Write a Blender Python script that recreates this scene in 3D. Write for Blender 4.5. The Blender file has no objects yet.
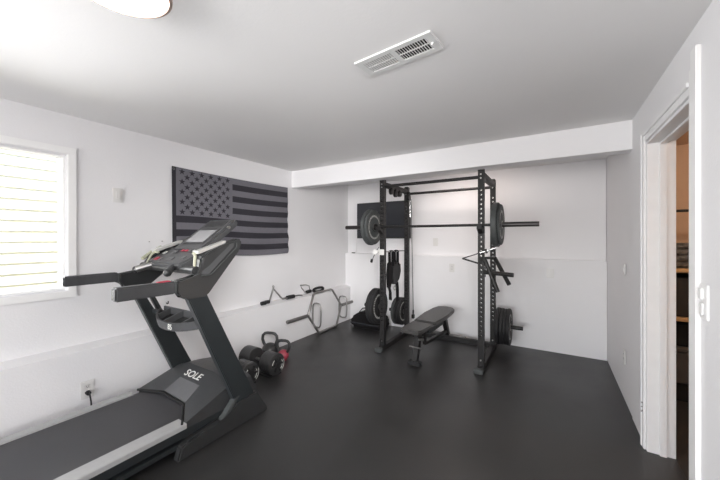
import bpy, bmesh, math, random
from mathutils import Vector, Matrix, Euler
random.seed(7)
R = math.radians
S = bpy.context.scene
COL = S.collection

# ------------------------------------------------------------------ camera
F_PX, TH, EYE = 312.0, math.atan(193 / 312.0), 1.42
cd = bpy.data.cameras.new('camera')
cam = bpy.data.objects.new('camera', cd)
COL.objects.link(cam)
cam.location = (0, 0, EYE)
cam.rotation_euler = (R(90), 0, TH)
cd.sensor_width = 36
cd.lens = 36 * F_PX / 720
cd.shift_y = -2.5 / 720
cd.clip_start = 0.02
S.camera = cam

# ------------------------------------------------------------------ world, sun, area lights, exposure
w = bpy.data.worlds.new('sky')
S.world = w
w.use_nodes = True
nt = w.node_tree
bg = nt.nodes['Background']
sky = nt.nodes.new('ShaderNodeTexSky')
sky.sky_type = 'NISHITA'
sky.sun_disc = False
sky.sun_elevation = R(58)
sky.sun_rotation = R(80)
nt.links.new(sky.outputs[0], bg.inputs[0])
bg.inputs[1].default_value = 0.45


def lamp(name, typ, loc, rot, energy, color=(1, 1, 1), size=None, size_y=None, spread=None):
    l = bpy.data.lights.new(name, typ)
    l.energy = energy
    l.color = color
    if typ == 'AREA':
        l.shape = 'RECTANGLE' if size_y else 'SQUARE'
        l.size = size
        if size_y:
            l.size_y = size_y
        if spread:
            l.spread = spread
    o = bpy.data.objects.new(name, l)
    COL.objects.link(o)
    o.location = loc
    o.rotation_euler = rot
    return o


sun = lamp('sun', 'SUN', (0, 0, 8), (0, R(33), R(0)), 9.0, (1.0, 0.95, 0.83))
sun.data.angle = R(0.6)
# daylight through the side window, then an added fill from behind the camera
lamp('window_daylight', 'AREA', (-3.06, 0.33, 1.53), (0, R(-88), 0), 15, (0.97, 0.98, 1.0), 0.95, 0.95, R(100))
lamp('rear_fill_light', 'AREA', (-1.2, -3.9, 1.1), (R(112), 0, R(0)), 150, (1.0, 0.985, 0.98), 2.9, 1.6)
fl = lamp('left_wall_fill', 'AREA', (0.05, 0.1, 1.85), (0, 0, 0), 11.5, (1.0, 0.985, 0.975), 0.8, None, R(62))  # unseen fill added to lift the far left wall
fl.rotation_euler = (Vector((-3.0, 3.75, 0.75)) - Vector((0.05, 0.1, 1.85))).to_track_quat('-Z', 'Y').to_euler()
lamp('alcove_light', 'AREA', (-1.0, 4.02, 2.31), (R(12), 0, 0), 5.5, (1.0, 0.86, 0.79), 0.9, 0.2)
S.view_settings.view_transform = 'Standard'
S.view_settings.look = 'None'
S.view_settings.gamma = 1
S.view_settings.exposure = 0.36

# ------------------------------------------------------------------ materials
MATS = {}


def mat(name, col, rough=0.5, metal=0.0, var=0.0, vscale=8.0, bump=0.0, bscale=60.0, spec=0.5, emit=None, coat=0.0,
        rvar=0.0):
    if name in MATS:
        return MATS[name]
    m = bpy.data.materials.new(name)
    m.use_nodes = True
    t = m.node_tree
    b = t.nodes['Principled BSDF']
    b.inputs['Roughness'].default_value = rough
    b.inputs['Metallic'].default_value = metal
    b.inputs['Specular IOR Level'].default_value = spec
    b.inputs['Coat Weight'].default_value = coat
    b.inputs['Base Color'].default_value = (*col, 1)
    tc = t.nodes.new('ShaderNodeTexCoord')
    if var or rvar:
        n = t.nodes.new('ShaderNodeTexNoise')
        n.inputs['Scale'].default_value = vscale
        n.inputs['Detail'].default_value = 5
        t.links.new(tc.outputs['Object'], n.inputs['Vector'])
        if var:
            rmp = t.nodes.new('ShaderNodeMapRange')
            rmp.inputs['From Min'].default_value = 0.25
            rmp.inputs['From Max'].default_value = 0.75
            rmp.inputs['To Min'].default_value = 1 - var
            rmp.inputs['To Max'].default_value = 1 + var
            mx = t.nodes.new('ShaderNodeVectorMath')
            mx.operation = 'SCALE'
            mx.inputs[0].default_value = col
            t.links.new(n.outputs['Fac'], rmp.inputs['Value'])
            t.links.new(rmp.outputs[0], mx.inputs['Scale'])
            t.links.new(mx.outputs[0], b.inputs['Base Color'])
        if rvar:
            r2 = t.nodes.new('ShaderNodeMapRange')
            r2.inputs['From Min'].default_value = 0.3
            r2.inputs['From Max'].default_value = 0.7
            r2.inputs['To Min'].default_value = rough - rvar
            r2.inputs['To Max'].default_value = rough + rvar
            t.links.new(n.outputs['Fac'], r2.inputs['Value'])
            t.links.new(r2.outputs[0], b.inputs['Roughness'])
    if bump:
        n2 = t.nodes.new('ShaderNodeTexNoise')
        n2.inputs['Scale'].default_value = bscale
        n2.inputs['Detail'].default_value = 3
        t.links.new(tc.outputs['Object'], n2.inputs['Vector'])
        bp = t.nodes.new('ShaderNodeBump')
        bp.inputs['Strength'].default_value = bump
        bp.inputs['Distance'].default_value = 0.004
        t.links.new(n2.outputs['Fac'], bp.inputs['Height'])
        t.links.new(bp.outputs[0], b.inputs['Normal'])
    if emit:
        b.inputs['Emission Color'].default_value = (*emit[0], 1)
        b.inputs['Emission Strength'].default_value = emit[1]
    MATS[name] = m
    return m


WALL = mat('wall_paint', (0.798, 0.790, 0.80), 0.6, var=0.012, vscale=2, bump=0.25, bscale=90)
CEIL = mat('ceiling_paint', (0.82, 0.81, 0.805), 0.8, var=0.01, vscale=2, bump=0.12, bscale=60)
TRIM = mat('trim_paint', (0.86, 0.855, 0.85), 0.35, var=0.01)
CASE = mat('casing_paint', (0.82, 0.815, 0.815), 0.4, var=0.02, vscale=14)
FLOOR = mat('rubber_floor', (0.029, 0.0285, 0.0285), 0.38, var=0.2, vscale=2.6, bump=0.35, bscale=160, rvar=0.07, spec=0.5)
CLOSET = mat('closet_paint', (0.62, 0.44, 0.31), 0.7, var=0.03)
CLOSET_FLOOR = mat('closet_floor', (0.03, 0.028, 0.027), 0.7, var=0.1)
WOOD = mat('pine_shelf', (0.62, 0.40, 0.2), 0.5, var=0.12, vscale=18)
SIDING = mat('siding_paint', (0.86, 0.84, 0.70), 0.6, var=0.02)
BLKM = mat('black_powder_coat', (0.017, 0.016, 0.016), 0.5, spec=0.3, var=0.1, vscale=20, bump=0.1, bscale=300)
BLKB = mat('black_bar_coat', (0.014, 0.013, 0.013), 0.4, spec=0.35, var=0.08)
STEEL = mat('brushed_steel', (0.42, 0.41, 0.40), 0.3, 1.0, var=0.06, vscale=30)
CHROME = mat('bright_chrome', (0.6, 0.6, 0.6), 0.18, 1.0, var=0.04)
RUB = mat('black_rubber', (0.018, 0.018, 0.019), 0.6, spec=0.35, var=0.15, vscale=20, bump=0.2, bscale=120)
RUBG = mat('worn_grey_rubber', (0.055, 0.06, 0.06), 0.6, var=0.25, vscale=30, bump=0.2, bscale=120)
LETTER = mat('pale_lettering', (0.66, 0.66, 0.63), 0.6, var=0.2, vscale=60)
RAISED = mat('worn_raised_lettering', (0.42, 0.42, 0.40), 0.6, var=0.6, vscale=60)
VINYL = mat('bench_vinyl', (0.045, 0.043, 0.042), 0.42, var=0.08, vscale=20, bump=0.2, bscale=250)
FABR = mat('black_webbing', (0.011, 0.010, 0.011), 0.85, spec=0.2, var=0.15, vscale=60, bump=0.3, bscale=300)
TMB = mat('treadmill_black', (0.03, 0.031, 0.032), 0.38, var=0.06, vscale=15, bump=0.1, bscale=300)
TMU = mat('treadmill_upright', (0.022, 0.026, 0.028), 0.32, var=0.06, vscale=12)
TMG = mat('treadmill_grey', (0.062, 0.063, 0.066), 0.42, var=0.06, vscale=15, bump=0.1, bscale=300)
TMP = mat('treadmill_panel_grey', (0.10, 0.10, 0.103), 0.4, var=0.05, vscale=15)
RAIL = mat('foot_rail_silver', (0.40, 0.40, 0.40), 0.55, 0.0, var=0.04, vscale=30, bump=0.15, bscale=200)
BELT = mat('running_belt', (0.055, 0.054, 0.057), 0.5, var=0.08, vscale=6, bump=0.4, bscale=400)
GRIP = mat('grip_foam', (0.047, 0.048, 0.051), 0.6, var=0.08, vscale=30, bump=0.25, bscale=200)
SILV = mat('silver_strip', (0.62, 0.62, 0.60), 0.3, 0.4, var=0.04)
LIME = mat('pale_lime_trim', (0.42, 0.42, 0.32), 0.4, var=0.05)
RED = mat('red_plastic', (0.38, 0.03, 0.06), 0.4, var=0.05)
SCRN = mat('lcd_grey', (0.30, 0.30, 0.31), 0.15, var=0.05, vscale=4)
TVS = mat('tv_glass', (0.032, 0.034, 0.04), 0.22, var=0.05)
TVF = mat('tv_bezel', (0.012, 0.012, 0.013), 0.3, var=0.05)
FLG = mat('flag_grey', (0.15, 0.145, 0.165), 0.85, var=0.05, vscale=30, bump=0.2, bscale=400)
FLB = mat('flag_black', (0.028, 0.026, 0.034), 0.85, var=0.08, vscale=30, bump=0.2, bscale=400)
WHT = mat('white_plastic', (0.70, 0.69, 0.675), 0.3, var=0.01)
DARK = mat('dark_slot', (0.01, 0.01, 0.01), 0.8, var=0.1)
IRON = mat('cast_iron', (0.03, 0.03, 0.031), 0.42, var=0.15, vscale=25, bump=0.2, bscale=120)
PINK = mat('pink_vinyl', (0.33, 0.05, 0.075), 0.4, var=0.1)
KGREY = mat('kettlebell_grey', (0.10, 0.09, 0.09), 0.5, var=0.1)
DBG = mat('dumbbell_plastic', (0.03, 0.03, 0.031), 0.36, var=0.1, vscale=15)
VENTM = mat('vent_enamel', (0.72, 0.72, 0.71), 0.4, var=0.02)
COPPER = mat('fixture_rim', (0.55, 0.42, 0.36), 0.35, 0.6, var=0.05)
GLOW = mat('lamp_glow', (0.9, 0.88, 0.84), 0.4, var=0.01, emit=((1.0, 0.96, 0.9), 3.5))
BIN = mat('grey_bin', (0.10, 0.095, 0.09), 0.5, var=0.1)
CLOTH = mat('folded_cloth_grey', (0.13, 0.125, 0.12), 0.9, var=0.9, vscale=25)
HEXM = mat('hex_bar_grey', (0.32, 0.31, 0.30), 0.32, 0.85, var=0.08, vscale=20)


def glass():
    m = bpy.data.materials.new('window_glass')
    m.use_nodes = True
    t = m.node_tree
    t.nodes.remove(t.nodes['Principled BSDF'])
    g = t.nodes.new('ShaderNodeBsdfGlossy')
    g.inputs['Roughness'].default_value = 0.02
    tr = t.nodes.new('ShaderNodeBsdfTransparent')
    mx = t.nodes.new('ShaderNodeMixShader')
    mx.inputs[0].default_value = 0.05
    t.links.new(tr.outputs[0], mx.inputs[1])
    t.links.new(g.outputs[0], mx.inputs[2])
    t.links.new(mx.outputs[0], t.nodes['Material Output'].inputs[0])
    return m


GLASS = glass()


# ------------------------------------------------------------------ mesh builder
class MB:
    def __init__(self):
        self.b = bmesh.new()

    def _bev(self, vs, bev, seg=2):
        if bev:
            vs = set(vs)
            es = [e for e in self.b.edges if e.verts[0] in vs and e.verts[1] in vs]
            bmesh.ops.bevel(self.b, geom=es, offset=bev, segments=seg, affect='EDGES', clamp_overlap=True)

    def box(self, x0, x1, y0, y1, z0, z1, bev=0, M=None, mi=0):
        vs = [self.b.verts.new((x, y, z)) for x in (x0, x1) for y in (y0, y1) for z in (z0, z1)]
        fs = []
        for q in ((0, 1, 3, 2), (4, 6, 7, 5), (0, 4, 5, 1), (2, 3, 7, 6), (0, 2, 6, 4), (1, 5, 7, 3)):
            fs.append(self.b.faces.new([vs[i] for i in q]))
        for f in fs:
            f.material_index = mi
        if M:
            for v in vs:
                v.co = M @ v.co
        self._bev(vs, bev)
        return self

    def hexa(self, p, bev=0):
        """8 points: 4 bottom (ccw) then 4 top"""
        vs = [self.b.verts.new(q) for q in p]
        for q in ((3, 2, 1, 0), (4, 5, 6, 7), (0, 1, 5, 4), (1, 2, 6, 5), (2, 3, 7, 6), (3, 0, 4, 7)):
            self.b.faces.new([vs[i] for i in q])
        self._bev(vs, bev)
        return self

    def prism(self, pts, axis, a0, a1, bev=0, M=None, seg=2):
        def mk(u, v, a):
            return {'x': (a, u, v), 'y': (u, a, v), 'z': (u, v, a)}[axis]
        n = len(pts)
        A = [self.b.verts.new(mk(u, v, a0)) for u, v in pts]
        B = [self.b.verts.new(mk(u, v, a1)) for u, v in pts]
        self.b.faces.new(A[::-1])
        self.b.faces.new(B)
        for i in range(n):
            j = (i + 1) % n
            self.b.faces.new((A[i], A[j], B[j], B[i]))
        if M:
            for v in A + B:
                v.co = M @ v.co
        self._bev(A + B, bev, seg)
        return self

    def tube(self, path, r, n=10, closed=False, cap=True, flat=1.0, up=None):
        P = [Vector(p) for p in path]
        rings = []
        N = len(P)
        prev = None
        for i in range(N):
            if closed:
                t = (P[(i + 1) % N] - P[i - 1]).normalized()
            else:
                t = (P[min(i + 1, N - 1)] - P[max(i - 1, 0)]).normalized()
            if prev is None:
                ref = Vector(up) if up else (Vector((0, 0, 1)) if abs(t.z) < 0.9 else Vector((1, 0, 0)))
                a = (ref - t * ref.dot(t)).normalized()
            else:
                a = (prev - t * prev.dot(t)).normalized()
            prev = a
            bb = t.cross(a)
            rr = r[i] if isinstance(r, (list, tuple)) else r
            rings.append([self.b.verts.new(P[i] + a * math.cos(2 * math.pi * k / n) * rr * flat + bb * math.sin(
                2 * math.pi * k / n) * rr) for k in range(n)])
        m = N if closed else N - 1
        for i in range(m):
            A, B = rings[i], rings[(i + 1) % N]
            for k in range(n):
                self.b.faces.new((A[k], A[(k + 1) % n], B[(k + 1) % n], B[k]))
        if cap and not closed:
            self.b.faces.new(rings[0][::-1])
            self.b.faces.new(rings[-1])
        return self

    def cyl(self, p0, p1, r, r2=None, n=20):
        r2 = r if r2 is None else r2
        return self.tube([p0, p1], [r, r2], n)

    def lathe(self, prof, org, axis='z', n=40, closed=False):
        """prof: (radius, height) pairs"""
        o = Vector(org)
        ax = Vector({'x': (1, 0, 0), 'y': (0, 1, 0), 'z': (0, 0, 1)}[axis] if isinstance(axis, str) else axis)
        ax = ax.normalized()
        ref = Vector((0, 0, 1)) if abs(ax.z) < 0.9 else Vector((1, 0, 0))
        a = (ref - ax * ref.dot(ax)).normalized()
        c = ax.cross(a)
        rings = []
        for r, h in prof:
            if r < 1e-6:
                rings.append([self.b.verts.new(o + ax * h)])
            else:
                rings.append([self.b.verts.new(o + ax * h + (a * math.cos(2 * math.pi * k / n) + c * math.sin(
                    2 * math.pi * k / n)) * r) for k in range(n)])
        L = len(rings)
        for i in range(L if closed else L - 1):
            A, B = rings[i], rings[(i + 1) % L]
            for k in range(n):
                k2 = (k + 1) % n
                if len(A) == 1 and len(B) == 1:
                    continue
                if len(A) == 1:
                    self.b.faces.new((A[0], B[k2], B[k]))
                elif len(B) == 1:
                    self.b.faces.new((A[k], A[k2], B[0]))
                else:
                    self.b.faces.new((A[k], A[k2], B[k2], B[k]))
        return self

    def build(self, name, material, parent=None, ang=35):
        bm = self.b
        bmesh.ops.recalc_face_normals(bm, faces=bm.faces)
        lim = R(ang)
        for e in bm.edges:
            if len(e.link_faces) == 2:
                e.smooth = e.calc_face_angle(0) < lim
            else:
                e.smooth = False
        for f in bm.faces:
            f.smooth = True
        root = parent
        off = Vector((0, 0, 0))
        p = parent
        while p is not None:
            off += p.location
            p = p.parent
        if parent is None:
            cs = [v.co for v in bm.verts]
            off = Vector(((min(c.x for c in cs) + max(c.x for c in cs)) / 2,
                          (min(c.y for c in cs) + max(c.y for c in cs)) / 2, min(c.z for c in cs)))
        for v in bm.verts:
            v.co -= off
        me = bpy.data.meshes.new(name)
        bm.to_mesh(me)
        bm.free()
        for m in (material if isinstance(material, (list, tuple)) else [material]):
            me.materials.append(m)
        o = bpy.data.objects.new(name, me)
        COL.objects.link(o)
        o.parent = parent
        if parent is None:
            o.location = off
        if len(me.polygons) < 6000:
            wn_ = o.modifiers.new('weighted_normals', 'WEIGHTED_NORMAL')
            wn_.keep_sharp = True
        return o


def tag(o, label, cat, group=None, kind=None):
    o['label'] = label
    o['category'] = cat
    if group:
        o['group'] = group
    if kind:
        o['kind'] = kind
    return o


def thing(name, loc, label, cat, group=None):
    o = bpy.data.objects.new(name, None)
    o.empty_display_size = 0.05
    COL.objects.link(o)
    o.location = loc
    return tag(o, label, cat, group)


def copy_tree(o, parent=None):
    c = o.copy()
    COL.objects.link(c)
    c.parent = parent
    for ch in list(o.children):
        copy_tree(ch, c)
    return c


def struct(o):
    o['kind'] = 'structure'
    return o


def text_mesh(name, txt, size, M, material, parent, extrude=0.001, shear=0.0):
    cu = bpy.data.curves.new('tmp_text', 'FONT')
    cu.body = txt
    cu.size = size
    cu.extrude = extrude
    cu.align_x = 'CENTER'
    cu.align_y = 'CENTER'
    cu.shear = shear
    cu.offset = size * 0.008
    t = bpy.data.objects.new('tmp_text', cu)
    me = bpy.data.meshes.new_from_object(t)
    bpy.data.objects.remove(t)
    me.name = name
    off = Vector((0, 0, 0))
    p = parent
    while p is not None:
        off += p.location
        p = p.parent
    me.transform(Matrix.Translation(-off) @ M)
    me.materials.clear()
    me.materials.append(material)
    o = bpy.data.objects.new(name, me)
    COL.objects.link(o)
    o.parent = parent
    return o


# ================================================================== ROOM
XR, XLL, XLU, YB, YBU, ZC = 0.53, -3.01, -3.115, 4.55, 4.63, 2.345
YN = -4.2      # near end of the room, behind the camera
LEDL, LEDB = 0.565, 1.145
T = 0.14
struct(MB().box(-3.4, XR + T, YN - 0.1, 4.9, -0.1, 0).build('floor', FLOOR))
struct(MB().box(-3.4, XR + T, YN - 0.1, 4.9, ZC, ZC + 0.12).build('ceiling', CEIL))
# left wall: thick foundation below, painted upper wall with the window opening
WY0, WY1, WZ0, WZ1 = -0.28, 0.835, 1.025, 2.04
m = MB()
m.box(XLU - 0.2, XLL, YN, YBU, 0, LEDL)
m.prism([(XLU - 0.2, LEDL), (XLL, LEDL), (XLU, LEDL + 0.028), (XLU - 0.2, LEDL + 0.028)], 'y', YN, YBU)
m.box(XLU - 0.2, XLU, YN, WY0, LEDL, ZC)
m.box(XLU - 0.2, XLU, WY1, YBU + 0.2, LEDL, ZC)
m.box(XLU - 0.2, XLU, WY0, WY1, LEDL, WZ0)
m.box(XLU - 0.2, XLU, WY0, WY1, WZ1, ZC)
struct(m.build('wall_left', WALL))
m = MB()
m.box(XLL, XR, YB, YBU + 0.2, 0, LEDB)
m.box(XLU, XR, YBU, YBU + 0.2, LEDB, ZC)
m.box(XLU, XLL, YB, YBU + 0.2, LEDL, LEDB)
struct(m.build('wall_back', WALL))
# right wall with the closet doorway
DY0, DY1, DZ = 1.985, 2.78, 2.06
m = MB()
m.box(XR, XR + T, YN, DY0, 0, ZC)
m.box(XR, XR + T, DY1, 3.21, 0, ZC)
m.box(XR + 0.004, XR + T, 3.21, YBU + 0.2, 0, ZC)
m.box(XR, XR + T, DY0, DY1, DZ, ZC)
struct(m.build('wall_right', WALL))
# beam across the room
struct(MB().box(XLU, XR + 0.01, 3.21, 3.36, 2.115, ZC, bev=0.003).build('trim_1', WALL))
# near end wall with an unseen window opening added for the rear fill light
m = MB()
m.box(-3.3, -2.75, YN - 0.15, YN, 0, ZC)
m.box(0.35, XR + T, YN - 0.15, YN, 0, ZC)
m.box(-2.75, 0.35, YN - 0.15, YN, 2.1, ZC)
m.box(-2.75, 0.35, YN - 0.15, YN, 0, 0.5)
struct(m.build('wall_front', WALL))

# ---- side window
wn = bpy.data.objects.new('window_1', None)
COL.objects.link(wn)
wn.location = (XLU, (WY0 + WY1) / 2, WZ0)
struct(wn)


def ring_boards(m, x0, x1, y0, y1, z0, z1, wd, bev=0.002):
    m.box(x0, x1, y0, y1, z0, z0 + wd, bev)
    m.box(x0, x1, y0, y1, z1 - wd, z1, bev)
    m.box(x0, x1, y0, y0 + wd, z0 + wd, z1 - wd, bev)
    m.box(x0, x1, y1 - wd, y1, z0 + wd, z1 - wd, bev)


m = MB()
ring_boards(m, XLU, XLU + 0.015, WY0 - 0.055, WY1 + 0.055, WZ0 - 0.055, WZ1 + 0.058, 0.05)
m.build('casing', TRIM, wn)
m = MB()
ring_boards(m, XLU - 0.06, XLU - 0.02, WY0, WY1, WZ0, WZ1, 0.016)
m.box(XLU - 0.058, XLU - 0.03, 0.47, 0.505, WZ0 + 0.016, 1.47)
m.build('sash_frame', TRIM, wn)
MB().box(XLU - 0.052, XLU - 0.048, WY0 + 0.01, WY1 - 0.01, WZ0 + 0.01, WZ1 - 0.01).build('pane', GLASS, wn)

# ---- unseen near-end window, added with the rear fill light
wn2 = bpy.data.objects.new('added_window', None)
COL.objects.link(wn2)
wn2.location = (-1.2, YN, 0.5)
struct(wn2)
m = MB()
for a, b_ in ((-2.75, -2.69), (-1.23, -1.17), (0.29, 0.35)):
    m.box(a, b_, YN - 0.1, YN - 0.04, 0.5, 2.1)
m.box(-2.69, 0.29, YN - 0.1, YN - 0.04, 0.5, 0.56)
m.box(-2.69, 0.29, YN - 0.1, YN - 0.04, 2.04, 2.1)
m.build('window_frame', TRIM, wn2)
MB().box(-2.69, 0.29, YN - 0.073, YN - 0.068, 0.56, 2.04).build('pane', GLASS, wn2)

# ---- door casing
dr = bpy.data.objects.new('door_1', None)
COL.objects.link(dr)
dr.location = (XR, (DY0 + DY1) / 2, 0)
struct(dr)
m = MB()
m.box(XR - 0.014, XR, DY1, DY1 + 0.062, 0, DZ + 0.062, 0.003)
m.box(XR - 0.02, XR - 0.013, DY1 + 0.04, DY1 + 0.062, 0, DZ + 0.062, 0.002)
m.box(XR - 0.008, XR, DY0 - 0.005, DY1, DZ, DZ + 0.062, 0.003)
m.box(XR - 0.016, XR - 0.007, DY0 - 0.005, DY1 + 0.06, DZ + 0.04, DZ + 0.062, 0.002)
m.build('casing', CASE, dr)
m = MB()
m.box(XR - 0.009, XR, DY0 - 0.058, DY0 - 0.006, 0, 2.17, 0.002)
m.box(XR - 0.018, XR, DY0 - 0.118, DY0 - 0.056, 0, 2.235, 0.003)
m.build('wide_casing_board', TRIM, dr)
m = MB()
m.box(XR, XR + T, DY1 - 0.02, DY1, 0, DZ, 0.002)
m.box(XR, XR + T, DY0 - 0.006, DY0 + 0.006, 0, DZ, 0.002)
m.box(XR, XR + T, DY0 + 0.012, DY1 - 0.02, DZ - 0.02, DZ, 0.002)
m.box(XR + 0.06, XR + 0.095, DY1 - 0.034, DY1 - 0.02, 0, DZ - 0.02, 0.002)
m.box(XR + 0.06, XR + 0.095, DY0 + 0.012, DY1 - 0.034, DZ - 0.034, DZ - 0.02, 0.002)
m.build('jamb', CASE, dr)
# scuffs near the foot of the casing
m = MB()
for yy, zz, s_ in ((2.80, 0.30, .004), (2.808, 0.27, .003), (2.795, 0.25, .003), (2.812, 0.235, .004)):
    m.box(XR - 0.0212, XR - 0.0138, yy, yy + s_, zz, zz + s_ * 1.6)
m.build('paint_chips', CLOTH, dr)

# ---- closet beyond the doorway
CX0, CX1, CY0, CY1 = XR + T, 2.2, 1.3, 4.35
struct(MB().box(CX0, CX1 + 0.1, CY0, CY1, -0.1, 0).build('floor', CLOSET_FLOOR))
struct(MB().box(CX0, CX1 + 0.1, CY0, CY1, ZC, ZC + 0.1).build('ceiling', CLOSET))
m = MB()
m.box(CX0, CX1 + 0.1, CY1, CY1 + 0.1, 0, ZC)
struct(m.build('wall_closet_back', CLOSET))
struct(MB().box(CX1, CX1 + 0.1, CY0, CY1, 0, ZC).build('wall_closet_right', CLOSET))
struct(MB().box(CX0, CX1 + 0.1, CY0 - 0.1, CY0, 0, ZC).build('wall_closet_front', CLOSET))
cl = lamp('closet_bulb', 'POINT', (1.4, 2.8, 2.2), (0, 0, 0), 16, (1.0, 0.83, 0.66))
cl.data.shadow_soft_size = 0.06
sh = thing('closet_shelving', (1.35, 4.05, 0), 'pine closet shelving with black posts seen through the doorway', 'shelving')
for z in (0.70, 1.12):
    MB().box(0.74, 2.0, 3.72, CY1 - 0.03, z, z + 0.03, 0.002).build('shelf', WOOD, sh)
MB().box(0.74, 2.0, 3.72, CY1 - 0.03, 0.44, 0.46, 0.002).build('shelf', BIN, sh)
for x in (0.715, 2.0):
    for y in (3.72, CY1 - 0.06):
        MB().box(x, x + 0.03, y, y + 0.03, 0, 1.5, 0.002).build('post', BLKM, sh)
m = MB()
m.cyl((CX0, 3.9, 1.66), (CX1, 3.9, 1.66), 0.012)
tag(m.build('closet_rod', BLKM), 'thin dark hanging rod high inside the closet', 'rod')
m = MB()
for k in range(4):
    m.box(0.80 + 0.01 * k, 1.25 - 0.008 * k, 3.78, 4.2, 1.152 + 0.055 * k, 1.152 + 0.055 * k + 0.052, 0.02)
tag(m.build('folded_blanket', CLOTH), 'folded dark grey patterned blankets on the top closet shelf', 'blanket')
tag(MB().box(0.78, 1.3, 3.76, 4.25, 0.732, 1.07, 0.012).build('storage_box', mat('dark_box', (0.03, 0.025, 0.024), 0.7, var=0.1)),
    'dark brown storage box between the two pine closet shelves', 'box')
tag(MB().box(0.9, 1.3, 3.82, 4.25, 0.462, 0.66, 0.012).build('storage_box', DARK),
    'black storage box under the lower pine closet shelf', 'box')
b = thing('spray_bottle', (0.86, 3.79, 0.46), 'pale spray bottle in front of the black closet box', 'bottle')
MB().lathe([(0, 0), (0.035, 0), (0.038, 0.02), (0.036, 0.12), (0.014, 0.16), (0.013, 0.175), (0, 0.175)], (0.86, 3.79, 0.461)).build('bottle_body', LETTER, b)
MB().box(0.835, 0.875, 3.778, 3.802, 0.635, 0.67, 0.004).build('spray_head', WHT, b)
t = thing('storage_bin', (1.0, 3.95, 0), 'grey plastic bin on the closet floor', 'bin')
MB().box(0.78, 1.35, 3.74, 4.25, 0.16, 0.42, 0.015).build('bin_body', BIN, t)
MB().box(0.76, 1.37, 3.72, 4.27, 0.405, 0.43, 0.006).build('lid', BIN, t)
MB().box(0.80, 1.33, 3.76, 4.23, 0.0, 0.16, 0.01).build('drawer_base', DARK, t)

# ---- the neighbour's sided wall outside
m = MB()
for k in range(26):
    z = 0.1 + k * 0.107
    m.prism([(-4.9, z), (-4.52, z), (-4.545, z + 0.107), (-4.9, z + 0.107)], 'y', -2.5, 3.0)
tag(m.build('neighbour_house_wall', SIDING), 'sunlit cream lap siding of the house outside the window', 'building')
struct(MB().box(-4.9, -3.32, -4, 4.6, -0.05, 0.08).build('ground_outside', mat('gravel', (0.35, 0.33, 0.3), 0.9, var=0.2, vscale=30)))

# ---- ceiling light
t = thing('ceiling_light', (-1.27, 0.475, ZC - 0.07), 'round flush ceiling light with white diffuser near the camera', 'light fixture')
c0 = (-1.27, 0.475, ZC)
MB().lathe([(0.0, 0), (0.155, 0), (0.16, -0.01), (0.16, -0.062), (0.15, -0.066), (0.148, -0.05), (0, -0.05)], c0).build('rim', COPPER, t)
MB().lathe([(0.0, -0.052), (0.147, -0.052), (0.144, -0.066), (0.12, -0.074), (0.06, -0.08), (0, -0.081)], c0).build('diffuser', GLOW, t)
l = lamp('ceiling_bulb', 'AREA', (-1.27, 0.475, ZC - 0.095), (0, 0, 0), 3, (1.0, 0.96, 0.9), 0.26)
l.data.shape = 'DISK'

# ---- ceiling vent
vr = thing('ceiling_vent', (-0.672, 1.445, ZC - 0.02), 'white slotted air vent set in the ceiling', 'vent')
VM = Matrix.Translation((-0.672, 1.445, ZC)) @ Matrix.Rotation(R(-5.8), 4, 'Z')
m = MB()
for a in ((-0.215, 0.215, -0.078, -0.05), (-0.215, 0.215, 0.05, 0.078), (-0.215, -0.178, -0.05, 0.05), (0.178, 0.215, -0.05, 0.05), (-0.014, 0.014, -0.05, 0.05)):
    m.box(a[0], a[1], a[2], a[3], -0.009, 0, 0.0, M=VM)
m.build('frame', VENTM, vr)
MB().box(-0.18, 0.18, -0.052, 0.052, -0.0025, -0.0005, M=VM).build('duct_opening', DARK, vr)
m = MB()
for sgn in (-1, 1):
    for k in range(12):
        x = sgn * (0.024 + k * 0.0135)
        m.box(-0.0042, 0.0042, -0.05, 0.05, -0.0006, 0.0006,
              M=VM @ Matrix.Translation((x, 0, -0.006)) @ Matrix.Rotation(R(sgn * 32), 4, 'Y'))
m.box(-0.178, 0.178, -0.0015, 0.0015, -0.008, -0.003, M=VM)
m.build('louvre', VENTM, vr)
MB().box(0.184, 0.198, -0.006, 0.006, -0.02, -0.008, 0.002, M=VM).build('lever', WHT, vr)


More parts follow.
